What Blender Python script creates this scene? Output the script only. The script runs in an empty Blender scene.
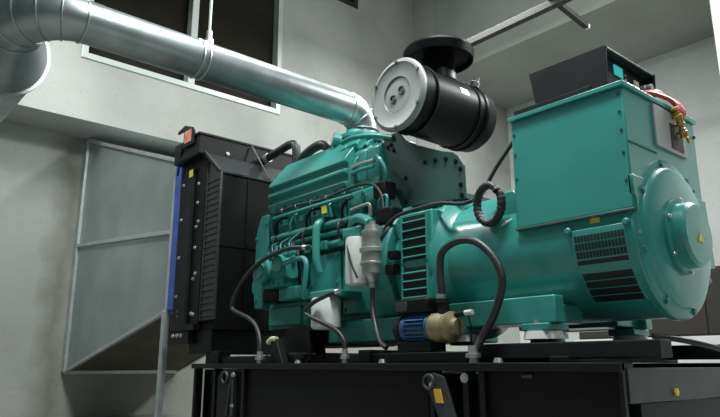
import bpy, bmesh, math, random
from mathutils import Vector, Matrix
random.seed(7)
SC = bpy.context.scene
COL = SC.collection
PI = math.pi

# ------------------------------------------------------------------ materials
def mat(name, col, rough=.5, metal=0.0, var=.0, scale=8.0, bump=0.0, bscale=60.0, coat=0.0, emit=None, estr=0.0, spec=.5, col2=None, lo=.35, hi=.7):
    m = bpy.data.materials.new(name); m.use_nodes = True
    nt = m.node_tree; b = nt.nodes['Principled BSDF']
    b.inputs['Roughness'].default_value = rough
    b.inputs['Metallic'].default_value = metal
    b.inputs['Coat Weight'].default_value = coat
    b.inputs['Specular IOR Level'].default_value = spec
    c = (*col, 1)
    b.inputs['Base Color'].default_value = c
    tc = nt.nodes.new('ShaderNodeTexCoord')
    if var > 0 or col2:
        n = nt.nodes.new('ShaderNodeTexNoise'); n.inputs['Scale'].default_value = scale
        n.inputs['Detail'].default_value = 6
        nt.links.new(tc.outputs['Object'], n.inputs['Vector'])
        r = nt.nodes.new('ShaderNodeValToRGB')
        c2 = col2 if col2 else tuple(min(1, v * (1 + var)) for v in col)
        c1 = col if col2 else tuple(v * (1 - var) for v in col)
        r.color_ramp.elements[0].position = lo; r.color_ramp.elements[1].position = hi
        r.color_ramp.elements[0].color = (*c1, 1); r.color_ramp.elements[1].color = (*c2, 1)
        nt.links.new(n.outputs['Fac'], r.inputs['Fac'])
        nt.links.new(r.outputs['Color'], b.inputs['Base Color'])
    if bump > 0:
        n2 = nt.nodes.new('ShaderNodeTexNoise'); n2.inputs['Scale'].default_value = bscale; n2.inputs['Detail'].default_value = 5
        nt.links.new(tc.outputs['Object'], n2.inputs['Vector'])
        bp = nt.nodes.new('ShaderNodeBump'); bp.inputs['Strength'].default_value = bump; bp.inputs['Distance'].default_value = .02
        nt.links.new(n2.outputs['Fac'], bp.inputs['Height'])
        nt.links.new(bp.outputs['Normal'], b.inputs['Normal'])
    if emit:
        b.inputs['Emission Color'].default_value = (*emit, 1); b.inputs['Emission Strength'].default_value = estr
    return m

def concrete(name, c1, c2, stain, stain_shade_y=None):
    """board-cast concrete: soft blotches, a few darker stains, pin holes"""
    m = bpy.data.materials.new(name); m.use_nodes = True
    nt = m.node_tree; b = nt.nodes['Principled BSDF']; b.inputs['Roughness'].default_value = .85
    tc = nt.nodes.new('ShaderNodeTexCoord')
    def noise(s, d):
        n = nt.nodes.new('ShaderNodeTexNoise'); n.inputs['Scale'].default_value = s; n.inputs['Detail'].default_value = d
        nt.links.new(tc.outputs['Object'], n.inputs['Vector']); return n
    def ramp(n, p0, p1, a, bb):
        r = nt.nodes.new('ShaderNodeValToRGB'); r.color_ramp.elements[0].position = p0; r.color_ramp.elements[1].position = p1
        r.color_ramp.elements[0].color = (*a, 1); r.color_ramp.elements[1].color = (*bb, 1)
        nt.links.new(n.outputs['Fac'], r.inputs['Fac']); return r
    r1 = ramp(noise(.9, 5), .35, .68, c1, c2)
    r2 = ramp(noise(.7, 8), .52, .74, (0, 0, 0), (.55, .55, .55))
    mx = nt.nodes.new('ShaderNodeMix'); mx.data_type = 'RGBA'
    nt.links.new(r2.outputs['Color'], mx.inputs['Factor'])
    nt.links.new(r1.outputs['Color'], mx.inputs['A']); mx.inputs['B'].default_value = (*stain, 1)
    if stain_shade_y:     # an old stain in the plaster, a ragged upright band, plus painted duct shade
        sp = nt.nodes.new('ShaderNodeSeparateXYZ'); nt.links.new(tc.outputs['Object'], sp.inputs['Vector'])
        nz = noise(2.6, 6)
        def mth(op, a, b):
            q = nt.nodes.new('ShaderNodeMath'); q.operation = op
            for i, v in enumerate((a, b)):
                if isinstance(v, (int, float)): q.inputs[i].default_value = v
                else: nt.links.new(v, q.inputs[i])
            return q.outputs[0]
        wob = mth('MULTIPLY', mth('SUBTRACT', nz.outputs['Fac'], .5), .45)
        dist = mth('ABSOLUTE', mth('SUBTRACT', mth('ADD', sp.outputs['Y'], wob), stain_shade_y), 0)
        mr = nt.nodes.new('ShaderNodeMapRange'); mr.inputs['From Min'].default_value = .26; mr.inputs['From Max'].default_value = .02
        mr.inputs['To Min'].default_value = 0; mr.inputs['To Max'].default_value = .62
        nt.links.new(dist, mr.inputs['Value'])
        m2 = nt.nodes.new('ShaderNodeMapRange'); m2.inputs['From Min'].default_value = .62; m2.inputs['From Max'].default_value = .50; m2.inputs['To Max'].default_value = .5  # brown stain and the duct's shadow, both painted into the wall below it
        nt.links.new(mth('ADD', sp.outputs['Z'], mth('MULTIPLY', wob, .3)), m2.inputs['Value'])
        m3 = nt.nodes.new('ShaderNodeMapRange'); m3.inputs['From Min'].default_value = stain_shade_y; m3.inputs['From Max'].default_value = stain_shade_y + .5
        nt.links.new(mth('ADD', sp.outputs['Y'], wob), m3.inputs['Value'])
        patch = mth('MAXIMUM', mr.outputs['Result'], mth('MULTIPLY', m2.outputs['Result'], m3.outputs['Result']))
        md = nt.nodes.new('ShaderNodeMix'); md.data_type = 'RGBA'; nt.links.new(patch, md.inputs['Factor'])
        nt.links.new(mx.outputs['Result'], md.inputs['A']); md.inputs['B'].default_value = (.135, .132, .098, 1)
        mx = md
    r3 = ramp(noise(24, 2), .69, .73, (1, 1, 1), (.80, .80, .78))
    mm = nt.nodes.new('ShaderNodeMix'); mm.data_type = 'RGBA'; mm.blend_type = 'MULTIPLY'; mm.inputs['Factor'].default_value = 1
    nt.links.new(mx.outputs['Result'], mm.inputs['A']); nt.links.new(r3.outputs['Color'], mm.inputs['B'])
    nt.links.new(mm.outputs['Result'], b.inputs['Base Color'])
    bp = nt.nodes.new('ShaderNodeBump'); bp.inputs['Strength'].default_value = .25; bp.inputs['Distance'].default_value = .02
    nt.links.new(noise(22, 6).outputs['Fac'], bp.inputs['Height']); nt.links.new(bp.outputs['Normal'], b.inputs['Normal'])
    return m

M = dict(
    conc=concrete('concrete', (.33, .338, .318), (.46, .462, .44), (.22, .222, .19)),
    conc_low=concrete('concrete_old', (.36, .37, .345), (.46, .465, .44), (.24, .24, .20), stain_shade_y=2.12),
    duct_brown=mat('duct_bottom_brown', (.085, .078, .058), .8, var=.25, scale=3),
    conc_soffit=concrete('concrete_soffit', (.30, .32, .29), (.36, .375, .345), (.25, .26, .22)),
    plaster=concrete('concrete_pale', (.66, .66, .65), (.74, .74, .73), (.58, .58, .565)),
    floor=concrete('concrete_floor', (.22, .225, .21), (.30, .30, .285), (.17, .17, .155)),
    stain=mat('damp_stain', (.17, .17, .13), .9, var=.3, scale=3, bump=.2),
    green=mat('green_paint', (.038, .275, .242), .34, var=.05, scale=5, coat=.25),
    green_dark=mat('green_paint_dull', (.022, .075, .064), .5, var=.12, scale=6),
    green_cast=mat('green_paint_cast', (.026, .222, .190), .42, var=.14, scale=9, bump=.12, bscale=40),
    black=mat('black_paint', (.006, .0066, .007), .45, var=.2, scale=10, spec=.22),
    matt_black=mat('matt_black', (.0045, .005, .005), .7, spec=.15),
    guard=mat('guard_grey', (.040, .044, .044), .5, .2, var=.2, scale=20),
    black_gloss=mat('black_gloss', (.004, .0045, .005), .42, spec=.05),
    charcoal=mat('charcoal_paint', (.015, .0172, .019), .5, var=.15, scale=8, spec=.16),
    grey_dark=mat('dark_grey_metal', (.05, .057, .06), .45, .3, var=.15, scale=10),
    skid=mat('skid_paint', (.008, .0088, .0095), .42, var=.25, scale=4, bump=.05, spec=.28),
    skid_panel=mat('skid_panel_paint', (.0075, .008, .0078), .55, var=.25, scale=3, spec=.2),
    rubber=mat('black_rubber', (.016, .017, .018), .45),
    hose=mat('grey_black_hose', (.022, .024, .025), .42, var=.15, scale=30),
    galv=mat('galvanised_sheet', (.37, .41, .42), .34, .85, var=.16, scale=7, bump=.06, bscale=12),
    galv_d=mat('galvanised_sheet_dull', (.45, .48, .48), .38, .85, var=.12, scale=9),
    duct=mat('duct_sheet', (.36, .42, .415), .42, .55, var=.12, scale=2.2, bump=.05, bscale=5),
    duct_frame=mat('duct_angle', (.52, .56, .58), .40, .6, var=.1, scale=12),
    alu=mat('cast_aluminium', (.50, .50, .48), .38, .75, var=.12, scale=14),
    steel=mat('zinc_bolt', (.62, .63, .62), .32, .85),
    lid=mat('silver_painted_lid', (.30, .312, .312), .5, .25, var=.05, scale=8),
    lidmark=mat('lid_mark', (.10, .11, .11), .5),
    white=mat('white_paint', (.66, .67, .66), .38, var=.04, scale=12),
    frame=mat('window_frame_paint', (.50, .53, .52), .45, .2),
    pane=mat('dark_louvre_pane', (.018, .0155, .011), .8, var=.2, scale=2, spec=.15),
    blue=mat('blue_canvas', (.045, .105, .42), .6, var=.15, scale=6, bump=.2, bscale=30),
    motor=mat('blue_motor_paint', (.020, .075, .19), .38, var=.15, scale=10),
    brass=mat('brass', (.27, .225, .13), .5, .35, var=.2, scale=15),
    gold=mat('gold_plated_brass', (.55, .38, .10), .4, .7, var=.15, scale=40),
    yellow=mat('yellow_sticker', (.72, .60, .06), .5),
    amber=mat('amber_tag', (.72, .40, .05), .5),
    red=mat('red_cable', (.50, .055, .060), .45, var=.15, scale=20),
    redsticker=mat('red_sticker', (.62, .12, .07), .5, col2=(.72, .42, .30), scale=22),
    greypanel=mat('grey_steel_panel', (.42, .44, .44), .42, .25, var=.05, scale=8),
    darkwin=mat('dark_opening', (.035, .030, .030), .5),
    screen=mat('lcd_screen', (.01, .06, .07), .3, emit=(.02, .50, .50), estr=.7),
    beige=mat('beige_plastic', (.62, .60, .45), .5),
    pink=mat('pink_paint', (.55, .35, .30), .5),
    strut=mat('strut_steel', (.028, .025, .019), .6, .1, var=.2, scale=6),
    louv=mat('louvre_dark', (.005, .013, .011), .55),
    brown=mat('brown_enamel', (.030, .024, .020), .6, var=.15, scale=3),
    tape=mat('foil_tape_for_highlight', (.80, .82, .82), .2, .9),
)

# ------------------------------------------------------------------ mesh builder
def V(*a): return Vector(a)
def frame_of(d):
    d = Vector(d).normalized()
    u = d.cross(Vector((0, 0, 1)))
    if u.length < 1e-4: u = d.cross(Vector((1, 0, 0)))
    u.normalize(); return d, u, u.cross(d)

def spline(pts, sub=8):
    P = [Vector(p) for p in pts]
    if len(P) < 3: return P
    P = [P[0] * 2 - P[1]] + P + [P[-1] * 2 - P[-2]]
    out = []
    for i in range(1, len(P) - 2):
        a, b, c, d = P[i - 1:i + 3]
        for k in range(sub):
            t = k / sub
            out.append(.5 * ((2 * b) + (c - a) * t + (2 * a - 5 * b + 4 * c - d) * t * t + (3 * b - a - 3 * c + d) * t ** 3))
    out.append(P[-2]); return out

class MB:
    def __init__(self): self.bm = bmesh.new()
    def ring(self, c, u, v, r, n): return [self.bm.verts.new(c + (u * math.cos(2 * PI * k / n) + v * math.sin(2 * PI * k / n)) * r) for k in range(n)]
    def skin(self, rings, cap0=True, cap1=True, closed=False):
        n = len(rings[0]); L = len(rings)
        for i in range(L if closed else L - 1):
            a, b = rings[i], rings[(i + 1) % L]
            for k in range(n):
                self.bm.faces.new((a[k], a[(k + 1) % n], b[(k + 1) % n], b[k]))
        if not closed:
            if cap0: self.bm.faces.new(rings[0][::-1])
            if cap1: self.bm.faces.new(rings[-1])
        return self
    def box(self, x0, x1, y0, y1, z0, z1):
        v = [self.bm.verts.new((x, y, z)) for x in (x0, x1) for y in (y0, y1) for z in (z0, z1)]
        for f in ((0, 1, 3, 2), (4, 6, 7, 5), (0, 4, 5, 1), (2, 3, 7, 6), (0, 2, 6, 4), (1, 5, 7, 3)):
            self.bm.faces.new([v[i] for i in f])
        return self
    def bar(self, p0, p1, w, h, up=(0, 0, 1)):
        p0, p1 = Vector(p0), Vector(p1); d = (p1 - p0).normalized(); up = Vector(up)
        s = d.cross(up)
        if s.length < 1e-4: s = d.cross(Vector((0, 1, 0)))
        s.normalize(); t = s.cross(d)
        R = []
        for p in (p0, p1):
            R.append([self.bm.verts.new(p + s * w / 2 * a + t * h / 2 * b) for a, b in ((-1, -1), (1, -1), (1, 1), (-1, 1))])
        return self.skin(R)
    def cyl(self, p0, p1, r, r2=None, n=24):
        p0, p1 = Vector(p0), Vector(p1); d, u, v = frame_of(p1 - p0)
        return self.skin([self.ring(p0, u, v, r, n), self.ring(p1, u, v, r if r2 is None else r2, n)])
    def lathe(self, o, axis, prof, n=32, cap0=True, cap1=True):
        d, u, v = frame_of(axis); o = Vector(o)
        return self.skin([self.ring(o + d * h, u, v, max(r, .0005), n) for h, r in prof], cap0, cap1)
    def tube(self, pts, r, n=12, sub=8, smooth=True):
        P = spline(pts, sub) if smooth else [Vector(p) for p in pts]
        R = []; u = None
        for i, p in enumerate(P):
            d = (P[min(i + 1, len(P) - 1)] - P[max(i - 1, 0)]).normalized()
            if u is None: _, u, _ = frame_of(d)
            u = (u - d * u.dot(d)).normalized(); v = d.cross(u)
            rr = r(i / (len(P) - 1)) if callable(r) else r
            R.append(self.ring(p, u, v, rr, n))
        return self.skin(R)
    def prism(self, poly, vec):
        vec = Vector(vec)
        return self.skin([[self.bm.verts.new(Vector(p)) for p in poly], [self.bm.verts.new(Vector(p) + vec) for p in poly]])
    def loft(self, A, B): return self.skin([[self.bm.verts.new(Vector(p)) for p in A], [self.bm.verts.new(Vector(p)) for p in B]])
    def torus(self, c, axis, R, r, n=32, m=10, a0=0, a1=2 * PI):
        d, u, v = frame_of(axis); c = Vector(c); full = abs(a1 - a0 - 2 * PI) < 1e-6
        R_ = []
        N = n if full else n + 1
        for k in range(N):
            a = a0 + (a1 - a0) * k / n; e = u * math.cos(a) + v * math.sin(a)
            R_.append(self.ring(c + e * R, e, d, r, m))
        return self.skin(R_, closed=full)
    def ball(self, c, r, n=16, sz=1.0):
        return self.lathe(Vector(c) - Vector((0, 0, r * sz)), (0, 0, 1), [(r * sz * (1 - math.cos(PI * k / 8)), r * math.sin(PI * k / 8)) for k in range(9)], n)
    def bolt(self, p, axis, r, h=None):
        h = h or r * .9; d = Vector(axis).normalized(); p = Vector(p)
        self.cyl(p, p + d * h * .25, r * 1.35, n=12)
        return self.cyl(p + d * h * .25, p + d * h, r, n=6)
    def sheet(self, a, b, c, d, th, nrm):
        return self.prism([a, b, c, d], Vector(nrm).normalized() * th)
    def build(self, name, m, parent=None, bevel=0.0, smooth=True, seg=2):
        bm = self.bm
        bmesh.ops.recalc_face_normals(bm, faces=bm.faces[:])
        me = bpy.data.meshes.new(name); bm.to_mesh(me); bm.free()
        me.materials.append(M[m])
        if smooth:
            for p in me.polygons: p.use_smooth = True
            me.set_sharp_from_angle(angle=math.radians(38))
        o = bpy.data.objects.new(name, me); COL.objects.link(o)
        if parent is not None: attach(o, parent)
        if bevel > 0:
            b = o.modifiers.new('bevel', 'BEVEL'); b.width = bevel; b.segments = seg; b.limit_method = 'ANGLE'; b.angle_limit = math.radians(40)
            b.harden_normals = False
        return o

def world_loc(o):
    l = Vector(o.location)
    return l if o.parent is None else l + o.matrix_parent_inverse.translation + world_loc(o.parent)
def attach(o, parent):
    o.parent = parent; o.matrix_parent_inverse = Matrix.Translation(-world_loc(parent))

def thing(name, label, cat, loc=(0, 0, 0), group=None):
    o = bpy.data.objects.new(name, None); o.empty_display_size = .1; COL.objects.link(o); o.location = loc
    o['label'] = label; o['category'] = cat
    if group: o['group'] = group
    return o
def tag(o, label, cat, group=None):
    o['label'] = label; o['category'] = cat
    if group: o['group'] = group
    return o
def struct(o): o['kind'] = 'structure'; return o
def lab(o, s): o['label'] = s; return o

AX, AZ = 2.85, 1.08            # the shaft line of the set: y and z

# ------------------------------------------------------------------ room
XU, XL = -6.8, -7.4            # face of the upper wall, face of the wall below it
ZB = 3.07                      # underside of the projecting upper wall
YR = 8.9
mb = MB()
mb.box(XU - .9, XU, -2.2, 1.9, ZB, 7.2)
mb.box(XU - .9, XU, 1.9, 4.46, ZB, 3.765)
mb.box(XU - .9, XU, 1.9, 4.46, 5.75, 7.2)
mb.box(XU - .9, XU, 4.46, YR + .3, ZB, 5.86)
mb.box(XU - .9, XU, 5.82, YR + .3, 5.86, 7.2)
mb.box(XU - .9, XU, 4.46, 4.7, 5.86, 7.2)
mb.box(XU - .9, XU, 4.7, 5.82, 6.9, 7.2)
struct(mb.build('wall_left', 'conc', smooth=False))
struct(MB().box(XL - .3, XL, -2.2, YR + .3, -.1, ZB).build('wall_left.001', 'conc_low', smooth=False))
struct(MB().box(-7.7, 2.6, YR, YR + .3, -.1, 7.2).build('wall_right', 'plaster', smooth=False))
struct(MB().box(-6.36, 2.6, 7.05, YR, 4.9, 7.2).build('trim_1', 'conc_soffit', smooth=False, bevel=.01))
struct(MB().box(-2.31, -1.5, 7.03, YR, 0, 7.2).build('trim_2', 'conc', smooth=False, bevel=.02))
struct(MB().box(XU, -6.36, 7.05, YR, 0, 7.2).build('trim_3', 'conc', smooth=False, bevel=.015))
struct(MB().box(-7.7, 2.6, -2.2, YR + .3, -.1, 0).build('floor', 'floor', smooth=False))
struct(MB().box(-7.7, 2.6, -2.2, YR + .3, 7.2, 7.4).build('ceiling', 'conc_soffit', smooth=False))

def window(n, y0, y1, z0, z1, mull, fm='frame'):
    w = MB().box(XU - .16, XU - .13, y0 + .01, y1 - .01, z0 + .01, z1 - .01)
    w = struct(w.build('window_%d' % n, 'pane', smooth=False))
    t = .07
    f = MB()
    f.box(XU - .12, XU + .015, y0, y0 + t, z0, z1); f.box(XU - .12, XU + .015, y1 - t, y1, z0, z1)
    f.box(XU - .12, XU + .015, y0 + t, y1 - t, z0, z0 + t); f.box(XU - .12, XU + .015, y0 + t, y1 - t, z1 - t, z1)
    f.build('window_frame', fm, w, bevel=.006, smooth=False)
    for y in mull:
        MB().box(XU - .12, XU + .005, y - .045, y + .045, z0 + t, z1 - t).build('mullion', 'frame', w, bevel=.006, smooth=False)
window(1, 1.9, 4.46, 3.765, 5.75, [3.18])
window(2, 4.7, 5.82, 5.86, 6.9, [], 'strut')

# ------------------------------------------------------------------ galvanised exhaust pipe
PX, PZ, PR = -3.42, 2.37, .118
t = thing('exhaust_pipe', 'long galvanised sheet metal exhaust pipe running overhead past the window', 'pipe', (PX, 1.9, PZ))
Y0 = .93; RB = .27
p = MB().cyl((PX, Y0, PZ), (PX, 2.83, PZ), PR, n=40).build('straight_pipe', 'galv', t)
for y in (1.62, 1.66): MB().torus((PX, y, PZ), (0, 1, 0), PR + .002, .007, 40, 8).build('clamp_band', 'galv_d', t)
MB().lathe((PX, 2.815, PZ), (0, 1, 0), [(0, PR + .001), (.004, PR + .006), (.016, PR + .006), (.02, PR + .001)], 40).build('seam_ring', 'galv_d', t)
MB().lathe((PX, Y0 + .005, PZ), (0, 1, 0), [(0, PR + .001), (.004, PR + .006), (.012, PR + .006), (.016, PR + .001)], 40).build('seam_ring', 'galv_d', t)
mb = MB(); R = []
for k in range(9):
    a = math.radians(20 + 75 * k / 8); e = Vector((math.cos(a), 0, math.sin(a)))
    R.append([mb.bm.verts.new(Vector((PX, y, PZ)) + e * r) for y, r in ((Y0 + .02, PR), (Y0 + .10, PR), (Y0 + .10, PR + .003), (Y0 + .02, PR + .003))])
mb.skin(R); lab(mb.build('foil_highlight', 'tape', t), 'bright foil tape patch shaped as a highlight')  # foil tape cut to the top arc, standing in for the pipe's highlight
# left elbow in gores: from +Y round to -X, widening into the sleeve
NG = 5
R = []
mb = MB(); seams = MB()
for k in range(NG + 1):
    a = PI / 2 * k / NG
    c = Vector((PX - RB + RB * math.cos(a), Y0 - RB * math.sin(a), PZ))
    e = Vector((math.cos(a), -math.sin(a), 0))
    rr = PR + .05 * (k / NG)
    R.append(mb.ring(c, e, Vector((0, 0, 1)), rr, 36))
    tang = Vector((-math.sin(a), -math.cos(a), 0))
    if 0 < k: seams.torus(c, tang, rr + .002, .0045, 36, 6)
mb.skin(R); mb.build('gored_elbow', 'galv', t, smooth=True); seams.build('elbow_seam', 'galv_d', t)
sy = Y0 - RB; sx = PX - RB
MB().lathe((sx, sy, PZ), (-1, 0, 0), [(0, PR + .05), (.10, PR + .06), (.36, .28), (.38, .28)], 40).build('reducer_cone', 'galv', t)
MB().lathe((sx - .37, sy, PZ), (-1, 0, 0), [(0, .27), (0, .30), (.035, .30), (.035, .28), (3.2, .28)], 40).build('sleeve', 'galv_d', t)
# right elbow, down to the turbo outlet
rb = .15
R = []; mb = MB(); seams = MB()
for k in range(7):
    a = PI / 2 * k / 6
    c = Vector((PX, 2.83 + rb * math.sin(a), PZ - rb + rb * math.cos(a)))
    R.append(mb.ring(c, Vector((1, 0, 0)), Vector((0, math.sin(a), math.cos(a))), PR, 36))
    if k in (3, 6): seams.torus(c, (0, math.cos(a), -math.sin(a)), PR + .001, .006, 36, 6)
mb.skin(R); mb.build('outlet_elbow', 'galv', t); seams.build('elbow_seam', 'galv_d', t)

t = thing('pipe_hanger', 'thin threaded rod hanging the exhaust pipe from the ceiling', 'hanger', (PX, 1.70, 7.2))
MB().cyl((PX, 1.70, 2.55), (PX, 1.70, 7.2), .009, n=10).build('rod', 'frame', t)
MB().lathe((PX, 1.70, PZ + PR + .006), (0, 0, 1), [(0, .03), (.03, .03), (.035, .018), (.09, .018)], 8).build('nut', 'steel', t)

# ------------------------------------------------------------------ tray channels under the beam
t = tag(MB().box(-4.75, -2.2, 5.47, 5.55, 4.18, 4.26).build('steel_channel', 'strut', bevel=.004, smooth=False), 'long dark steel strut channel hung below the concrete beam', 'channel')
t = thing('strut_bracket', 'short dark strut bracket with pale end cap crossing the long channel', 'bracket', (-3.29, 5.5, 4.3))
MB().bar((-3.29, 5.36, 4.30), (-3.29, 6.17, 4.205), .06, .06).build('strut', 'strut', t, bevel=.004, smooth=False)
MB().cyl((-3.29, 5.40, 4.32), (-3.29, 5.40, 7.2), .01, n=8).build('drop_rod', 'strut', t)
lab(MB().bar((-3.29, 6.171, 4.205), (-3.29, 6.20, 4.20), .05, .05).build('end_cap', 'white', t), 'pale end cap')

t = thing('switch_cabinet', 'dark brown cabinet on a pale plinth in the distance behind the alternator end', 'cabinet', (-3.6, 8.6, 0))
MB().box(-4.95, -2.35, 8.30, 8.895, .88, 1.70).build('body', 'brown', t, bevel=.01, smooth=False)
for x in (-4.93, -4.07, -3.21):
    d = MB().box(x, x + .84, 8.28, 8.299, .90, 1.68).build('door', 'brown', t, bevel=.006, smooth=False)
    MB().box(x + .76, x + .79, 8.26, 8.28, 1.25, 1.37).build('handle', 'black', d, bevel=.004, smooth=False)
MB().box(-5.0, -2.32, 8.25, 8.895, 0, .88).build('plinth', 'plaster', t, smooth=False)

# ------------------------------------------------------------------ radiator discharge duct
t = thing('air_duct', 'flared grey sheet metal duct joining the black radiator to the wall', 'duct', (-6.3, 2.85, 0))
A = [(-5.2, 2.36, .985), (-5.2, 3.36, .985), (-5.2, 3.36, 2.30), (-5.2, 2.36, 2.30)]      # at the radiator
B = [(-7.345, 2.235, .47), (-7.345, 3.50, .47), (-7.345, 3.50, 3.035), (-7.345, 2.235, 3.035)]  # at the wall
names = ('bottom_sheet', 'far_side_sheet', 'top_sheet', 'near_side_sheet')  # bottom sheet is darker and browner than the other three
nrm = ((0, 0, 1), (0, -1, 0), (0, 0, -1), (0, 1, 0))
for i in range(4):
    j = (i + 1) % 4
    MB().sheet(A[i], A[j], B[j], B[i], .01, nrm[i]).build(names[i], 'duct_brown' if i == 0 else 'duct', t, smooth=False)
for i in range(4):
    MB().bar(A[i], B[i], .035, .035).build('corner_angle', 'duct_frame', t, bevel=.003, smooth=False)
for Q in (A, B):
    for i in range(4):
        MB().bar(Q[i], Q[(i + 1) % 4], .085 if Q is B else .04, .05).build('edge_flange', 'duct_frame', t, bevel=.003, smooth=False)
ma = V(-5.2, 2.35, 1.655); mbp = V(-7.355, 2.225, 1.815)
MB().bar(ma, mbp, .03, .035).build('mid_brace', 'duct_frame', t, bevel=.003, smooth=False)
mb = MB()
for i in range(4):
    a, b = Vector(A[i]), Vector(A[(i + 1) % 4]); n = (-1 if i in (0, 3) else 1)
    ax = V(0, 0, .02 * (-1 if i == 0 else 1)) if i in (0, 2) else V(0, .02 * (1 if i == 1 else -1), 0)
    mb.prism([a - ax * 1.3, b - ax * 1.3, b + ax, a + ax], (.155, 0, 0))
lab(mb.build('canvas_collar', 'blue', t, smooth=False), 'blue canvas collar')
for y in (2.34, 3.38):
    MB().bar((-5.20, y, 0), (-5.20, y, .98), .05, .05).build('leg', 'duct_frame', t, bevel=.004, smooth=False)
# ------------------------------------------------------------------ skid base
t = thing('skid_base', 'long black steel skid base tank under the whole generator set', 'skid', (-2.85, 2.85, 0))
SX0, SX1, SY0, SY1 = -4.50, -1.19, 2.25, 3.45
for y in (SY0, SY1 - .10): MB().box(SX0, SX1, y, y + .10, .515, .55).build('top_rail', 'skid', t, bevel=.005, smooth=False)
for y0, y1 in ((SY0 + .035, SY0 + .05), (SY1 - .05, SY1 - .035)):
    for x0, x1 in ((-3.78, -2.16), (-1.83, -1.20)):
        MB().box(x0, x1, y0, y1, .04, .515).build('side_panel', 'skid_panel', t, smooth=False)
MB().box(SX0 + .05, SX1 - .05, SY0 + .13, SY1 - .13, .03, .50).build('tank', 'black', t, smooth=False)
for x in (-4.47, -4.18, -3.80, -2.13, -1.93, -1.84):
    for y in (SY0 + .01, SY1 - .07): MB().box(x, x + .03, y, y + .06, 0, .515).build('post', 'skid', t, bevel=.003, smooth=False)
MB().box(SX1 - .015, SX1, SY0 + .01, SY0 + .035, 0, .55).build('end_post', 'skid', t, bevel=.003, smooth=False)
for y in (SY0, SY1 - .1): MB().box(SX0, SX1, y, y + .1, 0, .05).build('bottom_rail', 'skid', t, bevel=.004, smooth=False)
e = MB().box(SX1 - .012, SX1 + .004, SY0 + .045, SY1 + .15, .405, .53).build('end_beam', 'grey_dark', t, bevel=.003, smooth=False)
lab(MB().cyl((SX1 + .004, 2.66, .437), (SX1 + .012, 2.66, .437), .016, n=6).build('plug', 'yellow', e), 'yellow plug')
MB().box(SX1 - .05, SX1 - .012, SY0 + .15, SY1 - .1, .03, .40).build('end_plate', 'black', t, smooth=False)
MB().box(SX0 + .02, SX0 + .035, SY0 + .1, SY1 - .1, .03, .51).build('end_plate', 'black', t, smooth=False)
# lifting loop at the radiator end
l = MB().prism([(-4.10, 2.252, .10), (-4.10, 2.252, .46), (-4.06, 2.252, .50), (-3.88, 2.252, .50), (-3.86, 2.252, .47), (-3.86, 2.252, .10)], (0, .02, 0)).build('lifting_plate', 'skid', t, bevel=.004, smooth=False)
mb = MB(); mb.torus((-3.99, 2.244, .46), (0, 1, 0), .035, .009, 24, 8); mb.cyl((-3.91, 2.246, .46), (-3.955, 2.246, .22), .008, n=8); mb.cyl((-3.885, 2.246, .45), (-3.885, 2.246, .22), .009, n=8)
mb.build('shackle', 'grey_dark', l)
for z in (.478, .28): MB().bolt((-3.885, 2.25, z), (0, -1, 0), .013).build('bolt', 'steel', l)
# diagonal lifting strap with amber tag
l = MB().prism([(-2.155, 2.246, .49), (-2.09, 2.246, .505), (-2.03, 2.246, .49), (-1.94, 2.246, .22), (-2.02, 2.246, .22)], (0, .022, 0)).build('lifting_strap', 'grey_dark', t, bevel=.004, smooth=False)
mb = MB(); mb.torus((-2.115, 2.24, .465), (0, 1, 0), .03, .008, 24, 8); mb.build('eye', 'grey_dark', l)
lab(MB().prism([(-2.085, 2.237, .435), (-2.045, 2.237, .435), (-2.03, 2.237, .375), (-2.07, 2.237, .375)], (0, .008, 0)).build('tag', 'amber', l, smooth=False), 'amber tag')
mb = MB().bolt((-1.918, 2.262, .485), (0, -1, 0), .016); mb.build('bolt', 'steel', t)
mb = MB().bolt((-2.10, 2.244, .452), (0, -1, 0), .010); mb.build('bolt', 'steel', l)
mb = MB().cyl((-1.63, 2.285, .498), (-1.58, 2.285, .498), .012, n=10); mb.build('hinge', 'grey_dark', t)
# second tier: the bearers on top of the skid
for y in (2.38, 3.22):
    MB().box(-1.93, -1.10, y, y + .10, .565, .632).build('alternator_bearer', 'charcoal', t, bevel=.005, smooth=False)
    MB().box(-4.35, -3.30, y, y + .08, .55, .60).build('engine_bearer', 'skid', t, bevel=.005, smooth=False)
    MB().box(-2.90, -2.05, y, y + .10, .55, .60).build('engine_bearer', 'skid', t, bevel=.005, smooth=False)
for x in (-3.62, -2.75, -1.55):
    MB().box(x, x + .09, 2.36, 3.34, .55, .575 if x > -2 else .62).build('cross_member', 'skid', t, bevel=.004, smooth=False)
for x in (-3.24, -2.50, -1.77):
    MB().cyl((x, 2.31, .55), (x, 2.31, .57), .022, .015, n=12).build('bolt', 'steel', t)
# engine feet
mb = MB()
mb.prism([(-3.62, 2.45, .60), (-3.30, 2.45, .60), (-3.33, 2.45, .74), (-3.20, 2.45, .78), (-3.50, 2.45, .80), (-3.62, 2.45, .72)], (0, .12, 0))
mb.build('mounting_foot', 'black', t, bevel=.006, smooth=False)
MB().prism([(-3.50, 2.32, .55), (-3.42, 2.32, .55), (-3.50, 2.32, .70), (-3.57, 2.32, .70)], (0, .05, 0)).build('stay_plate', 'skid', t, bevel=.003, smooth=False)
lab(MB().tube([(-3.60, 2.33, .68), (-3.56, 2.33, .70), (-3.51, 2.33, .70)], .018, 10).build('drain_cock', 'beige', t), 'pale drain cock')
MB().lathe((-3.27, 2.36, .55), (0, 0, 1), [(0, .03), (.02, .03), (.022, .045), (.05, .05), (.052, .08), (.062, .08)], 20).build('rubber_mount', 'grey_dark', t)

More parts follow.
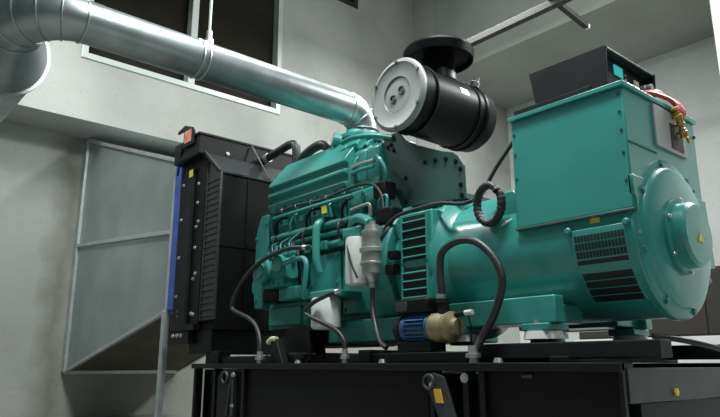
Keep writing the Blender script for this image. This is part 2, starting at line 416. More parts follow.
# ------------------------------------------------------------------ radiator
t = thing('radiator', 'tall black engine radiator with fan guard beside the grey wall duct', 'radiator', (-4.75, 2.85, .55))
MB().box(-5.07, -4.72, 2.40, 3.30, .86, 2.2).build('core', 'matt_black', t, smooth=False)
for y, s in ((2.33, -1), (3.37, 1)):
    ya, yb = (y, y + .05) if s < 0 else (y - .05, y)
    c = MB().box(-5.05, -4.60, ya, yb, .84, 2.2).build('side_channel', 'black', t, bevel=.004, smooth=False)
    yo = y - .0 if s < 0 else y
    r = (MB().box(-4.90, -4.77, yo - .03, yo, .84, 2.12) if s < 0 else MB().box(-4.90, -4.77, yo, yo + .03, .84, 2.12)).build('side_rail', 'charcoal', c, bevel=.006, smooth=False)
    for x, zs in ((-4.99, (2.02, 1.72, 1.40, 1.08)), (-4.71, (1.98, 1.82, 1.62, 1.45, 1.20, .93)), (-4.68, (1.66, 1.24, .92)), (-4.93, (.96, .92))):
        for z in zs:
            MB().bolt((x, yo, z), (0, s, 0), .011, .012).build('bolt', 'steel', c)
lab(MB().box(-4.83, -4.765, 2.296, 2.299, 2.05, 2.11).build('yellow_sticker', 'yellow', t, smooth=False), 'yellow sticker')
# perforated guard on the near side of the fan
g = MB()
g.prism([(-4.59, 2.345, .87), (-4.36, 2.345, .87), (-4.36, 2.345, 2.02), (-4.59, 2.345, 2.20)], (0, .007, 0))
g.box(-4.59, -4.577, 2.335, 2.345, .87, 2.19); g.box(-4.373, -4.36, 2.335, 2.345, .87, 2.02)
z = .90
while z < 2.0:
    g.box(-4.577, -4.373, 2.339, 2.345, z, z + .012); z += .048
g.build('side_guard', 'guard', t, smooth=False)
g = MB().prism([(-4.59, 3.348, .87), (-4.36, 3.348, .87), (-4.36, 3.348, 2.02), (-4.59, 3.348, 2.20)], (0, .007, 0)); g.build('side_guard', 'charcoal', t, smooth=False)
# shroud face toward the engine: upper panel, lower panel, black plate painting in the shaded fan
MB().prism([(-4.60, 2.31, 2.215), (-4.385, 2.335, 2.025), (-4.385, 2.335, 2.005), (-4.62, 2.31, 2.20)], (0, 1.05, 0)).build('shroud_top', 'charcoal', t, bevel=.004, smooth=False)
MB().box(-4.62, -4.40, 2.352, 2.36, .86, 2.0).build('shroud_side', 'matt_black', t, smooth=False)
MB().box(-4.62, -4.40, 3.34, 3.348, .86, 2.0).build('shroud_side', 'matt_black', t, smooth=False)
MB().box(-4.62, -4.39, 2.36, 3.34, .80, .88).build('shroud_bottom', 'matt_black', t, smooth=False)
fp = MB().box(-4.405, -4.395, 2.36, 3.34, .88, 2.0).build('fan_shade_plate', 'matt_black', t, smooth=False)  # added solid plate, black in place of the shade inside the fan opening
for k in range(1, 4):
    y = 2.36 + .98 * k / 4; MB().box(-4.395, -4.388, y - .008, y + .008, .88, 2.0).build('shade_plate_rib', 'matt_black', fp, smooth=False)
MB().box(-4.395, -4.388, 2.36, 3.34, 1.43, 1.45).build('shade_plate_rib', 'matt_black', fp, smooth=False)
# top tank
MB().box(-5.07, -4.61, 2.26, 3.42, 2.2, 2.38).build('top_tank', 'black', t, bevel=.012, smooth=False)
MB().box(-4.72, -4.60, 2.25, 3.43, 2.365, 2.385).build('tank_flange', 'black', t, bevel=.003, smooth=False)
mb = MB().cyl((-4.8, 2.9, 2.38), (-4.8, 2.9, 2.41), .05, .045, n=20); mb.build('filler_cap', 'black', t)
MB().bolt((-4.605, 2.52, 2.25), (1, 0, 0), .012).build('bolt', 'white', t)
b = MB().prism([(-4.86, 2.238, 2.30), (-4.68, 2.238, 2.30), (-4.68, 2.238, 2.41), (-4.72, 2.238, 2.455), (-4.85, 2.238, 2.50), (-4.98, 2.238, 2.475), (-4.98, 2.238, 2.455), (-4.86, 2.238, 2.455)], (0, .02, 0)).build('lifting_bracket', 'black', t, bevel=.004, smooth=False)
lab(MB().box(-4.835, -4.715, 2.233, 2.2375, 2.33, 2.435).build('red_sticker', 'redsticker', b, smooth=False), 'red and orange warning sticker')
MB().cyl((-4.88, 2.245, 2.32), (-5.06, 2.30, 2.12), .008, n=8).build('stay_rod', 'black', t)
MB().cyl((-4.60, 2.315, 2.225), (-4.378, 2.34, 2.02), .008, n=8).build('stay_rod', 'grey_dark', t)
MB().cyl((-4.59, 2.74, 2.36), (-4.375, 2.79, 2.03), .008, n=8).build('stay_rod', 'grey_dark', t)
# feet
MB().box(-4.78, -4.42, 2.36, 3.34, .62, .80).build('bottom_tank', 'black', t, bevel=.006, smooth=False)
b = MB().box(-5.04, -4.60, 2.30, 2.42, .80, .845).build('bottom_flange', 'black', t, bevel=.004, smooth=False)
f = MB().box(-5.05, -4.70, 2.31, 2.36, .70, .80).build('foot_bracket', 'charcoal', t, bevel=.004, smooth=False)
for x in (-4.96, -4.89, -4.82): MB().bolt((x, 2.31, .765), (0, -1, 0), .013, .014).build('bolt', 'steel', f)
for y0 in (2.36, 3.24): MB().box(-4.50, -4.30, y0, y0 + .10, .55, .64).build('foot_beam', 'black', t, bevel=.006, smooth=False)

# coolant hoses
def hose(name, label, pts, r, m='rubber', clamps=(), cat='hose', sub=10, cm='steel', n=14, cl=None, grp=None):
    o = MB().tube(pts, r, n, sub).build(name, m); tag(o, label, cat, grp)
    P = spline(pts, sub)
    if 'skid' in label:
        e = Vector(pts[-1]); lab(MB().lathe(e, (0, 0, 1), [(0, r * 1.1), (.02, r * 1.1), (.022, r * 1.9), (.04, r * 1.9), (.042, r * 1.3), (.075, r * 1.25)], 12).build('end_fitting', 'steel', o), 'bright metal end fitting')
    for c in clamps:
        i = min(int(c * (len(P) - 1)), len(P) - 2); d = (P[i + 1] - P[i]).normalized()
        q = MB().cyl(P[i] - d * (cl or r) * .8, P[i] + d * (cl or r) * .8, r * 1.18, n=16).build('hose_clamp', cm, o)
    return o
hose('coolant_hose', 'fat black coolant hose bending down between radiator top and green engine', [(-4.62, 2.86, 2.25), (-4.50, 2.85, 2.26), (-4.30, 2.84, 2.275), (-4.14, 2.83, 2.28), (-4.055, 2.82, 2.24), (-4.04, 2.82, 2.13), (-4.04, 2.82, 2.02), (-3.97, 2.82, 1.98)], .034, clamps=(.14,), cl=.03)
hose('coolant_hose', 'short black coolant hose just above the green ribbed cover', [(-3.97, 2.80, 2.07), (-3.88, 2.79, 2.115), (-3.74, 2.78, 2.14), (-3.65, 2.78, 2.135), (-3.60, 2.79, 2.10), (-3.59, 2.80, 2.04)], .036)

# ------------------------------------------------------------------ diesel engine
t = thing('diesel_engine', 'large green diesel engine with ribbed cover between radiator and alternator', 'engine', (-3.4, 2.85, .68))
MB().box(-3.96, -2.74, 2.62, 3.10, .80, 1.56).build('block', 'green_cast', t, bevel=.015)
MB().box(-3.2, -2.40, 2.50, 3.15, .665, .80).build('base_rail', 'green_cast', t, bevel=.012)
MB().box(-3.92, -3.2, 2.56, 3.10, .66, .80).build('oil_pan', 'black', t, bevel=.02)
o = MB(); o.box(-3.96, -3.52, 2.56, 2.66, .775, .96); o.box(-3.93, -3.55, 2.535, 2.56, .80, .93)
o.build('pan_flange_block', 'green_cast', t, bevel=.01)
# front gear housing with stepped outline
o = MB().prism([(-4.10, 2.52, .93), (-3.99, 2.52, .93), (-3.99, 2.52, 1.10), (-3.95, 2.52, 1.14), (-3.95, 2.52, 1.62), (-4.05, 2.52, 1.62), (-4.11, 2.52, 1.50), (-4.12, 2.52, 1.18), (-4.15, 2.52, 1.12), (-4.15, 2.52, 1.06), (-4.12, 2.52, 1.04)], (0, .55, 0))
g = o.build('gear_housing', 'green_cast', t, bevel=.012)
for x, z in ((-4.09, 1.45), (-4.09, 1.25), (-3.98, 1.55), (-4.08, 1.0)): MB().bolt((x, 2.52, z), (0, -1, 0), .012).build('bolt', 'green', g)
MB().cyl((-4.20, AX, 1.35), (-4.10, AX, 1.35), .16, n=32).build('crank_pulley', 'black', t)
MB().cyl((-4.44, AX, 1.40), (-4.14, AX, 1.40), .07, n=24).build('fan_shaft', 'black', t)
# ribbed aftercooler housing: sloped top, three ridges
prof = [(2.60, 1.62), (2.555, 1.665), (2.54, 1.69), (2.585, 1.705), (2.585, 1.74), (2.54, 1.752), (2.54, 1.776), (2.585, 1.79), (2.585, 1.818), (2.545, 1.83), (2.55, 1.855), (2.70, 2.04), (2.76, 2.075), (3.05, 2.075), (3.14, 1.99), (3.14, 1.60)]
ac = MB().prism([(-4.0, y, z) for y, z in prof], (.90, 0, 0)).build('aftercooler_housing', 'green', t, bevel=.006)
prof2 = [(2.57, 1.64), (2.57, 1.82), (2.70, 1.99), (2.76, 2.02), (3.03, 2.02), (3.1, 1.95), (3.1, 1.64)]
MB().prism([(-3.10, y, z) for y, z in prof2], (.07, 0, 0)).build('end_cover', 'green_cast', ac, bevel=.008)
for y, z in ((2.585, 1.66), (2.585, 1.80), (2.70, 1.95), (2.85, 1.99)): MB().bolt((-3.03, y, z), (1, 0, 0), .012).build('bolt', 'green', ac)
for k in range(9): MB().bolt((-3.92 + k * .098, 2.56, 1.645), (0, -1, -.6), .010).build('bolt', 'green_cast', ac)
# outlet boss and crossover
mb = MB().lathe((-3.30, 2.80, 2.0), (0, 0, 1), [(0, .085), (.08, .085), (.085, .10), (.11, .10), (.115, .075), (.15, .055), (.16, .02)], 28); mb.build('outlet_boss', 'green', t)
MB().cyl((-3.34, 2.80, 2.06), (-3.40, 2.68, 2.09), .055, .05, n=22).build('outlet_boss', 'green', t)
MB().tube([(-3.26, 2.76, 2.09), (-3.15, 2.76, 2.075), (-2.95, 2.76, 1.985), (-2.82, 2.78, 1.94)], .032, 16).build('crossover_pipe', 'green', t)
MB().tube([(-3.22, 2.62, 2.0), (-3.10, 2.62, 2.005), (-2.90, 2.62, 1.965), (-2.72, 2.62, 1.90)], .018, 12).build('crossover_pipe', 'green', t)
MB().lathe((PX + .0, 2.98, 2.02), (0, 0, 1), [(0, .09), (.12, .09), (.125, .13), (.145, .13), (.15, .11), (.195, .11)], 28).build('exhaust_outlet', 'galv_d', t)
# turbo group between the cover and the bracket
tb = MB().lathe((-2.86, 2.80, 1.80), (0, 1, 0), [(0, .06), (.02, .10), (.10, .13), (.2, .13), (.26, .08)], 28).build('turbocharger', 'green_cast', t)
MB().torus((-2.86, 2.86, 1.82), (0, 1, 0), .10, .045, 28, 12).build('volute', 'green_cast', tb)
MB().cyl((-2.97, 2.66, 1.86), (-2.97, 2.72, 1.88), .033, n=16).build('breather_cap', 'pink', t)
# cylinder heads, rocker covers, rails on the near side
for k in range(6):
    x = -3.94 + k * .20
    h = MB().box(x, x + .185, 2.60, 3.10, 1.44, 1.60).build('cylinder_head', 'green_cast', t, bevel=.012)
    for bx, bz in ((.04, 1.565), (.145, 1.565), (.09, 1.47)): MB().bolt((x + bx, 2.60, bz), (0, -1, 0), .013).build('bolt', 'green_cast', h)
for k in range(2):
    x = -3.085 + k * .14
    h = MB().prism([(x, 2.60, 1.66), (x, 2.60, 1.88), (x, 2.66, 1.93), (x, 3.0, 1.93), (x, 3.0, 1.66)], (.125, 0, 0)).build('rocker_cover', 'green', t, bevel=.012)
    MB().bolt((x + .06, 2.66, 1.93), (0, 0, 1), .014).build('bolt', 'green_cast', h)
MB().box(-3.09, -2.80, 2.575, 3.05, 1.62, 1.665).build('cover_flange', 'green', t, bevel=.006)
MB().tube([(-3.05, 2.565, 1.775), (-2.96, 2.56, 1.775), (-2.83, 2.56, 1.77)], .013, 10).build('water_tube', 'alu', t)
MB().tube([(-3.05, 2.565, 1.735), (-2.96, 2.555, 1.735), (-2.83, 2.555, 1.73)], .013, 10).build('water_tube', 'green', t)
o = MB().box(-3.03, -2.76, 2.53, 2.62, 1.50, 1.60).build('thermostat_housing', 'green', t, bevel=.015)
for x, z in ((-3.0, 1.57), (-2.9, 1.57), (-2.79, 1.57), (-2.9, 1.52)): MB().bolt((x, 2.53, z), (0, -1, 0), .012).build('bolt', 'green_cast', o)
for z, y, r, m in ((1.585, 2.555, .014, 'green'), (1.43, 2.56, .028, 'green_cast'), (1.37, 2.565, .018, 'green'), (1.30, 2.575, .026, 'green_cast')):
    MB().tube([(-3.93, y, z), (-3.4, y, z + .003), (-3.05, y, z), (-2.83, y + .01, z - .012)], r, 12).build('fuel_rail', m, t)
for k in range(6):
    x = -3.88 + k * .19
    MB().tube([(x, 2.55, 1.43), (x + .02, 2.525, 1.50), (x + .06, 2.54, 1.56), (x + .07, 2.60, 1.58)], .010, 8).build('injector_tube', 'green' if k % 2 else 'black', t)
    MB().box(x - .03, x + .03, 2.535, 2.62, 1.27, 1.33).build('rail_clip', 'green_cast', t, bevel=.006)
lab(MB().box(-3.30, -3.25, 2.515, 2.522, 1.505, 1.555).build('yellow_tag', 'yellow', t, smooth=False), 'yellow tag')
MB().box(-3.305, -3.245, 2.522, 2.60, 1.48, 1.56).build('tag_bracket', 'green_cast', t, bevel=.004)
MB().tube([(-3.325, 2.56, 1.47), (-3.322, 2.50, 1.43), (-3.32, 2.49, 1.33), (-3.315, 2.49, 1.20), (-3.31, 2.51, 1.12)], .026, 14).build('dipstick_tube', 'green', t)
# side covers on the block
for x0, x1 in ((-3.50, -3.18), (-3.15, -2.84)):
    c = MB().box(x0, x1, 2.575, 2.64, .84, 1.255).build('side_cover', 'green', t, bevel=.012)
    for x in (x0 + .025, x1 - .025):
        for z in (.87, 1.05, 1.23): MB().bolt((x, 2.575, z), (0, -1, 0), .011).build('bolt', 'green_cast', c)
MB().box(-2.86, -2.74, 2.55, 2.70, .80, 1.42).build('rear_flange', 'green_cast', t, bevel=.008)
# injection pump cluster, front near corner
o = MB()
o.cyl((-3.93, 2.47, 1.17), (-3.55, 2.47, 1.17), .075, n=24)
o.box(-3.86, -3.58, 2.42, 2.60, 1.05, 1.20)
ip = o.build('injection_pump', 'green_cast', t, bevel=.01)
o = MB().lathe((-3.80, 2.40, 1.17), (0, -1, 0), [(0, .09), (.03, .09), (.035, .06), (.05, .055), (.055, .02)], 24); o.build('pump_cover', 'green', ip)
o = MB().lathe((-3.60, 2.40, 1.20), (0, -1, 0), [(0, .06), (.03, .06), (.04, .035)], 20); o.build('pump_cover', 'green', ip)
for k in range(7):
    x = -3.84 + k * .052
    MB().lathe((x, 2.46 + .02 * (k % 2), 1.235), (0, 0, 1), [(0, .016), (.03, .016), (.032, .022), (.05, .022), (.055, .012), (.08 + .015 * (k % 3), .010)], 10).build('delivery_valve', 'green', ip)
    MB().tube([(x, 2.46, 1.31), (x - .01, 2.47, 1.36), (x + .03, 2.53, 1.38 + .008 * k), (x + .10, 2.57, 1.42)], .006, 6).build('delivery_tube', 'green_cast' if k % 2 else 'black', ip)
for k in range(5): MB().bolt((-3.83 + k * .06, 2.42, 1.075), (0, -1, 0), .012).build('bolt', 'green', ip)
MB().box(-3.70, -3.50, 2.46, 2.60, .96, 1.05).build('pump_bracket', 'green_cast', t, bevel=.01)
MB().box(-3.93, -3.74, 2.48, 2.60, .97, 1.05).build('pump_bracket', 'black', t, bevel=.01)
MB().tube([(-3.70, 2.41, 1.165), (-3.55, 2.39, 1.19), (-3.36, 2.39, 1.205), (-3.30, 2.39, 1.185), (-3.285, 2.39, 1.13), (-3.32, 2.40, 1.0), (-3.34, 2.42, .95)], .017, 12, 8).build('fuel_pipe', 'green', t)
MB().tube([(-3.45, 2.48, 1.28), (-3.42, 2.42, 1.24), (-3.40, 2.42, 1.12), (-3.43, 2.44, 1.05)], .011, 10).build('fuel_pipe', 'black', t)
MB().lathe((-3.42, 2.48, 1.02), (0, 0, 1), [(0, .025), (.05, .028), (.055, .02), (.12, .02)], 12).build('sensor', 'black', t)
# filters
f1 = MB().lathe((-2.86, 2.45, .985), (0, 0, 1), [(0, .058), (.012, .072), (.27, .072), (.285, .066)], 32).build('fuel_filter', 'white', t); lab(f1, 'white spin-on filter behind the glass bowl')
MB().box(-2.98, -2.78, 2.42, 2.62, 1.27, 1.345).build('filter_head', 'green', t, bevel=.02)
f2 = MB().lathe((-3.09, 2.40, .745), (0, 0, 1), [(0, .075), (.014, .09), (.17, .09), (.185, .082)], 32).build('oil_filter', 'white', t); lab(f2, 'short white spin-on filter low on the block')
MB().box(-3.21, -2.97, 2.36, 2.62, .93, .975).build('filter_head', 'green_cast', t, bevel=.01)
b = MB().lathe((-2.675, 2.40, .99), (0, 0, 1), [(0, .022), (.02, .028), (.045, .058), (.09, .062), (.095, .070), (.105, .070), (.11, .062), (.16, .062), (.165, .072), (.185, .072), (.19, .060), (.25, .056), (.27, .064), (.29, .06)], 28).build('water_separator', 'alu', t)
MB().lathe((-2.675, 2.40, 1.28), (0, 0, 1), [(0, .045), (.03, .042), (.035, .02), (.055, .02)], 16).build('priming_knob', 'alu', b)
MB().box(-2.80, -2.62, 2.44, 2.58, 1.255, 1.31).build('separator_bracket', 'green_cast', t, bevel=.01)
MB().box(-2.555, -2.50, 2.40, 2.46, 1.10, 1.15).build('sensor', 'black', t, bevel=.008)
MB().tube([(-2.63, 2.42, 1.22), (-2.60, 2.45, 1.28), (-2.62, 2.5, 1.36), (-2.66, 2.52, 1.42)], .014, 10).build('wiring_loom', 'rubber', t)
MB().box(-2.72, -2.58, 2.46, 2.56, 1.33, 1.42).build('junction_block', 'black', t, bevel=.01)
MB().tube([(-2.875, 2.385, 1.22), (-2.83, 2.37, 1.12), (-2.765, 2.365, 1.02)], .007, 8).build('fuel_line', 'black', t)
MB().tube([(-2.74, 2.52, 1.40), (-2.72, 2.50, 1.48), (-2.66, 2.50, 1.50), (-2.66, 2.50, 1.42)], .010, 8).build('return_pipe', 'green', t)
MB().tube([(-2.98, 2.50, 1.47), (-2.86, 2.49, 1.475), (-2.80, 2.49, 1.47), (-2.80, 2.50, 1.40)], .011, 8).build('return_pipe', 'alu', t)
MB().tube([(-2.93, 2.47, 1.30), (-2.90, 2.45, 1.37), (-2.84, 2.44, 1.385), (-2.76, 2.43, 1.36), (-2.71, 2.42, 1.33)], .030, 14).build('filter_elbow', 'green', t)
lm = MB().tube([(-3.90, 2.515, 1.60), (-3.60, 2.51, 1.615), (-3.30, 2.51, 1.60), (-3.0, 2.50, 1.615), (-2.80, 2.50, 1.60), (-2.70, 2.49, 1.52), (-2.665, 2.48, 1.42)], .0085, 8).build('wiring_loom', 'rubber', t)
for k in range(6): MB().torus((-3.75 + k * .17, 2.511, 1.607), (1, 0, 0), .012, .004, 12, 6).build('loom_clip', 'steel', lm)
for x, z0, z1 in ((-3.86, 1.43, 1.28), (-3.50, 1.43, 1.22), (-3.12, 1.43, 1.30), (-2.98, 1.37, 1.26)):
    MB().tube([(x, 2.535, z0), (x + .01, 2.505, z0 - .03), (x + .015, 2.505, z1 + .04), (x + .01, 2.56, z1)], .009, 8).build('sensor_lead', 'rubber', t)
for x in (-3.40, -3.06):
    MB().lathe((x, 2.57, 1.395), (0, -1, 0), [(0, .03), (.02, .03), (.022, .02), (.05, .02), (.052, .013), (.06, .012)], 14).build('pressure_sensor', 'black', t)
MB().box(-2.78, -2.68, 2.50, 2.60, 1.50, 1.60).build('actuator', 'black', t, bevel=.008)
MB().tube([(-2.72, 2.55, 1.60), (-2.70, 2.53, 1.67), (-2.73, 2.52, 1.74), (-2.80, 2.55, 1.79)], .012, 8).build('boost_pipe', 'green', t)
# flywheel housing
fh = MB().prism([(-2.74, AX + .45 * math.cos(a), AZ + .02 + .40 * math.sin(a)) for a in [2 * PI * k / 28 for k in range(28)]], (.17, 0, 0)).build('flywheel_housing', 'green_cast', t, bevel=.012)
for k in range(5):
    MB().bolt((-2.68 + .02 * (k % 2), 2.41 + .0 * k, .94 + .085 * k), (0, -1, 0), .013).build('bolt', 'green', fh)
MB().box(-2.575, -2.515, 2.40, 2.46, 1.02, 1.075).build('speed_sensor', 'black', fh, bevel=.006)

# ------------------------------------------------------------------ air cleaner and its bracket
t = thing('air_cleaner_bracket', 'dark green bolted plate holding up the black air cleaner drum', 'bracket', (-2.45, 2.6, 1.4))
MB().prism([(x, 2.62, z) for x, z in ((-2.815, 1.93), (-2.788, 1.806), (-2.738, 1.602), (-2.655, 1.444), (-2.167, 1.409), (-2.172, 1.595), (-2.215, 1.66), (-2.253, 1.69), (-2.33, 1.715), (-2.43, 1.76), (-2.52, 1.80), (-2.62, 1.86), (-2.68, 1.93))], (0, .012, 0)).build('face_plate', 'green_dark', t, bevel=.003, smooth=False)
MB().box(-2.66, -2.22, 2.632, 3.05, 1.43, 1.46).build('base_shelf', 'green_dark', t, smooth=False)
for x, z in ((-2.77, 1.85), (-2.74, 1.86), (-2.72, 1.82), (-2.46, 1.68), (-2.38, 1.67), (-2.30, 1.66), (-2.23, 1.63), (-2.20, 1.58), (-2.20, 1.49), (-2.195, 1.43), (-2.62, 1.47), (-2.62, 1.62)):
    MB().bolt((x, 2.62, z), (0, -1, 0), .010, .011).build('bolt', 'black', t)

DX, DZ, DR = -2.545, 2.09, .212
t = thing('air_cleaner', 'black drum air cleaner with silver round lid and rain cap above engine', 'filter', (DX, 2.8, DZ - DR))
MB().lathe((DX, 2.50, DZ), (0, 1, 0), [(0, DR), (.03, DR), (.04, DR - .006), (.55, DR - .004), (.56, DR + .004), (.58, DR + .004), (.59, DR - .004), (.66, DR - .008), (.70, DR - .035), (.715, DR - .09), (.72, .05)], 56).build('drum', 'black_gloss', t)
l = MB().lathe((DX, 2.505, DZ), (0, -1, 0), [(0, DR + .012), (.018, DR + .012), (.028, DR + .002), (.030, DR - .012), (.024, DR - .022), (.024, .112), (.016, .106), (.016, .002)], 56).build('lid', 'lid', t); lab(l, 'silver round lid')
lab(MB().torus((DX, 2.486, DZ), (0, 1, 0), .109, .0035, 48, 6).build('lid_groove', 'lidmark', l), 'dark groove ring')
for dx, dz, a0 in ((-.035, -.018, .9), (.035, .018, .9)):
    mb = MB().torus((DX + dx, 2.484, DZ + dz), (0, 1, 0), .022, .005, 20, 8, a0, a0 + 5.2)
    mb.box(DX + dx - .002, DX + dx + .02, 2.480, 2.487, DZ + dz - .006, DZ + dz + .002)
    mb.build('lid_mark', 'lidmark', l)
for k in range(6):
    a = .5 + k * PI / 3; MB().bolt((DX + (DR - .008) * math.cos(a), 2.478, DZ + (DR - .008) * math.sin(a)), (0, -1, 0), .010, .010).build('lid_bolt', 'lidmark', l)
for y in (2.62, 3.0): MB().torus((DX, y, DZ), (0, 1, 0), DR - .002, .006, 56, 8).build('clamp_band', 'black', t)
a = math.radians(12)
lab(MB().prism([(DX + (DR - .0045) * math.cos(q), 2.83, DZ + (DR - .0045) * math.sin(q)) for q in (.20, .27, .34, .41)] + [(DX + (DR - .002) * math.cos(q), 2.83, DZ + (DR - .002) * math.sin(q)) for q in (.41, .34, .27, .20)], (0, .07, 0)).build('label_plate', 'white', t), 'small white label')
CY = 2.86
MB().lathe((DX, CY, DZ + DR - .03), (0, 0, 1), [(0, .115), (.05, .11), (.08, .10), (.18, .10)], 32).build('inlet_neck', 'black', t)
MB().lathe((DX, CY, 2.42), (0, 0, 1), [(.02, .10), (.024, .205), (0, .212), (.0, .220), (.055, .226), (.072, .215), (.09, .17), (.105, .16), (.12, .06), (.122, .002)], 56).build('rain_cap', 'black_gloss', t)
lab(MB().lathe((-2.42, 3.05, DZ + .175), (.45, 0, .9), [(0, .03), (.03, .03), (.035, .02), (.06, .018)], 16).build('service_indicator', 'alu', t), 'silver service indicator')

# ------------------------------------------------------------------ alternator
t = thing('alternator', 'big green round alternator with square terminal box and end bearing cap', 'alternator', (-1.8, 2.85, .65))
AR = .345
def ax(x, r, n=64): return [Vector((x, AX + r * math.cos(2 * PI * k / n), AZ + r * math.sin(2 * PI * k / n))) for k in range(n)]
MB().lathe((-2.24, AX, AZ), (1, 0, 0), [(0, AR), (1.0, AR)], 72).build('barrel', 'green', t)
MB().lathe((-2.30, AX, AZ), (1, 0, 0), [(0, .36), (.0, .405), (.03, .405), (.04, .395), (.07, .355), (.09, AR)], 72).build('drive_flange', 'green', t, bevel=.003)
# air outlet housing between engine and barrel, with two louvred openings
oh = MB(); oh.prism([(-2.57, AX + .385 * math.cos(a), AZ + .385 * math.sin(a)) for a in [2 * PI * k / 48 for k in range(48)]], (.27, 0, 0))
oh.box(-2.51, -2.265, 2.455, 2.60, .80, 1.345)
oh = oh.build('outlet_housing', 'green', t, bevel=.008)
for z0, z1, n in ((1.085, 1.325, 5), (.87, 1.045, 4)):
    l = MB().box(-2.475, -2.30, 2.450, 2.456, z0, z1).build('outlet_louvre', 'louv', t, smooth=False)
    mb = MB()
    for k in range(n):
        z = z0 + (z1 - z0) * (k + .5) / n
        mb.prism([(-2.475, 2.447, z), (-2.475, 2.437, z - .006), (-2.475, 2.437, z - .010), (-2.475, 2.447, z - .004)], (.175, 0, 0))
    mb.build('blade', 'green', l, smooth=False)
    for xa in (-2.487, -2.302): MB().box(xa, xa + .012, 2.440, 2.456, z0 - .01, z1 + .01).build('louvre_frame', 'green', l, bevel=.002, smooth=False)
# end flange, flat end plate and ring
MB().lathe((-1.245, AX, AZ), (1, 0, 0), [(0, AR), (.0, AR + .010), (.035, AR + .010), (.045, AR + .002)], 72).build('end_flange', 'green', t, bevel=.004)
MB().prism([(-1.215, 2.515, .98), (-1.215, 2.515, 1.20), (-1.215, 2.50, 1.22), (-1.215, 2.50, 1.30), (-1.215, 3.215, 1.30), (-1.215, 3.235, .98)], (.022, 0, 0)).build('end_plate', 'green', t, bevel=.003)
eb = MB().lathe((-1.20, AX, AZ), (1, 0, 0), [(0, AR + .002), (.008, AR - .012), (.010, .312), (.024, .302), (.030, .285), (.026, .16)], 72).build('end_bracket', 'green', t)
for k in range(8):
    a = .25 + k * PI / 4; MB().bolt((-1.195, AX + .327 * math.cos(a), AZ + .327 * math.sin(a)), (1, 0, 0), .014).build('bolt', 'green_cast', eb)
cp = MB().lathe((-1.165, AX, AZ), (1, 0, 0), [(-.012, .165), (.006, .165), (.010, .143), (.055, .140), (.068, .128), (.071, .002)], 56).build('bearing_cap', 'green', t)
yt = MB().prism([(-1.0935, AX - .005 + .028 * math.cos(a), AZ - .02 + .028 * math.sin(a)) for a in (PI / 2, PI / 2 + 2 * PI / 3, PI / 2 + 4 * PI / 3)], (.003, 0, 0)).build('warning_triangle', 'yellow', cp, smooth=False); lab(yt, 'yellow warning triangle')
for k in range(6):
    a = .6 + k * PI / 3; MB().bolt((-1.153, AX + .160 * math.cos(a), AZ + .160 * math.sin(a)), (1, 0, 0), .008).build('bolt', 'steel', cp)
lab(MB().bolt((-1.195, AX - .335, AZ - .02), (.5, -1, 0), .007).build('ground_screw', 'steel', t), 'bright ground screw')
# inlet louvre wrapped on the near flank of the barrel
def cyp(x, adeg, r): a = math.radians(adeg); return Vector((x, AX + r * math.cos(a), AZ + r * math.sin(a)))
def patch(mb, x0, x1, a0, a1, r0, r1, n=10):
    R_ = []
    for k in range(n + 1):
        a = a0 + (a1 - a0) * k / n
        R_.append([mb.bm.verts.new(cyp(x0, a, r0)), mb.bm.verts.new(cyp(x1, a, r0)), mb.bm.verts.new(cyp(x1, a, r1)), mb.bm.verts.new(cyp(x0, a, r1))])
    mb.skin(R_)
lv = MB(); patch(lv, -1.485, -1.24, 176, 233, AR - .01, AR + .012); lv = lv.build('inlet_louvre', 'green', t, bevel=.003)
for a0, a1 in ((180.5, 184.8), (186.0, 190.6), (191.8, 196.2)):
    for k in range(15):
        mb = MB(); x = -1.474 + k * .0152
        patch(mb, x, x + .0112, a0, a1, AR + .008, AR + .0135, 2); mb.build('slot', 'louv', lv, smooth=False)
mb = MB(); patch(mb, -1.478, -1.25, 197.6, 200.6, AR + .008, AR + .0135, 2); mb.build('slot', 'louv', lv, smooth=False)
for k in range(4):
    a0 = 207 + k * 6.1
    mb = MB(); patch(mb, -1.470, -1.25, a0, a0 + 5.0, AR + .008, AR + .0135, 4); mb.build('slot', 'louv', lv, smooth=False)
for x in (-1.50, -1.235):
    mb = MB(); mb.lathe(cyp(x, 176, AR + .005), cyp(0, 176, 1) - V(0, AX, AZ), [(0, .016), (.015, .016), (.02, .010)], 12); mb.build('bolt', 'green_cast', lv)
lab(MB().prism([cyp(-1.40, 172.5, AR + .002), cyp(-1.355, 172.5, AR + .002), cyp(-1.355, 168.5, AR + .002), cyp(-1.40, 168.5, AR + .002)], V(0, -.003, .001)).build('yellow_sticker', 'yellow', t, smooth=False), 'small yellow sticker')
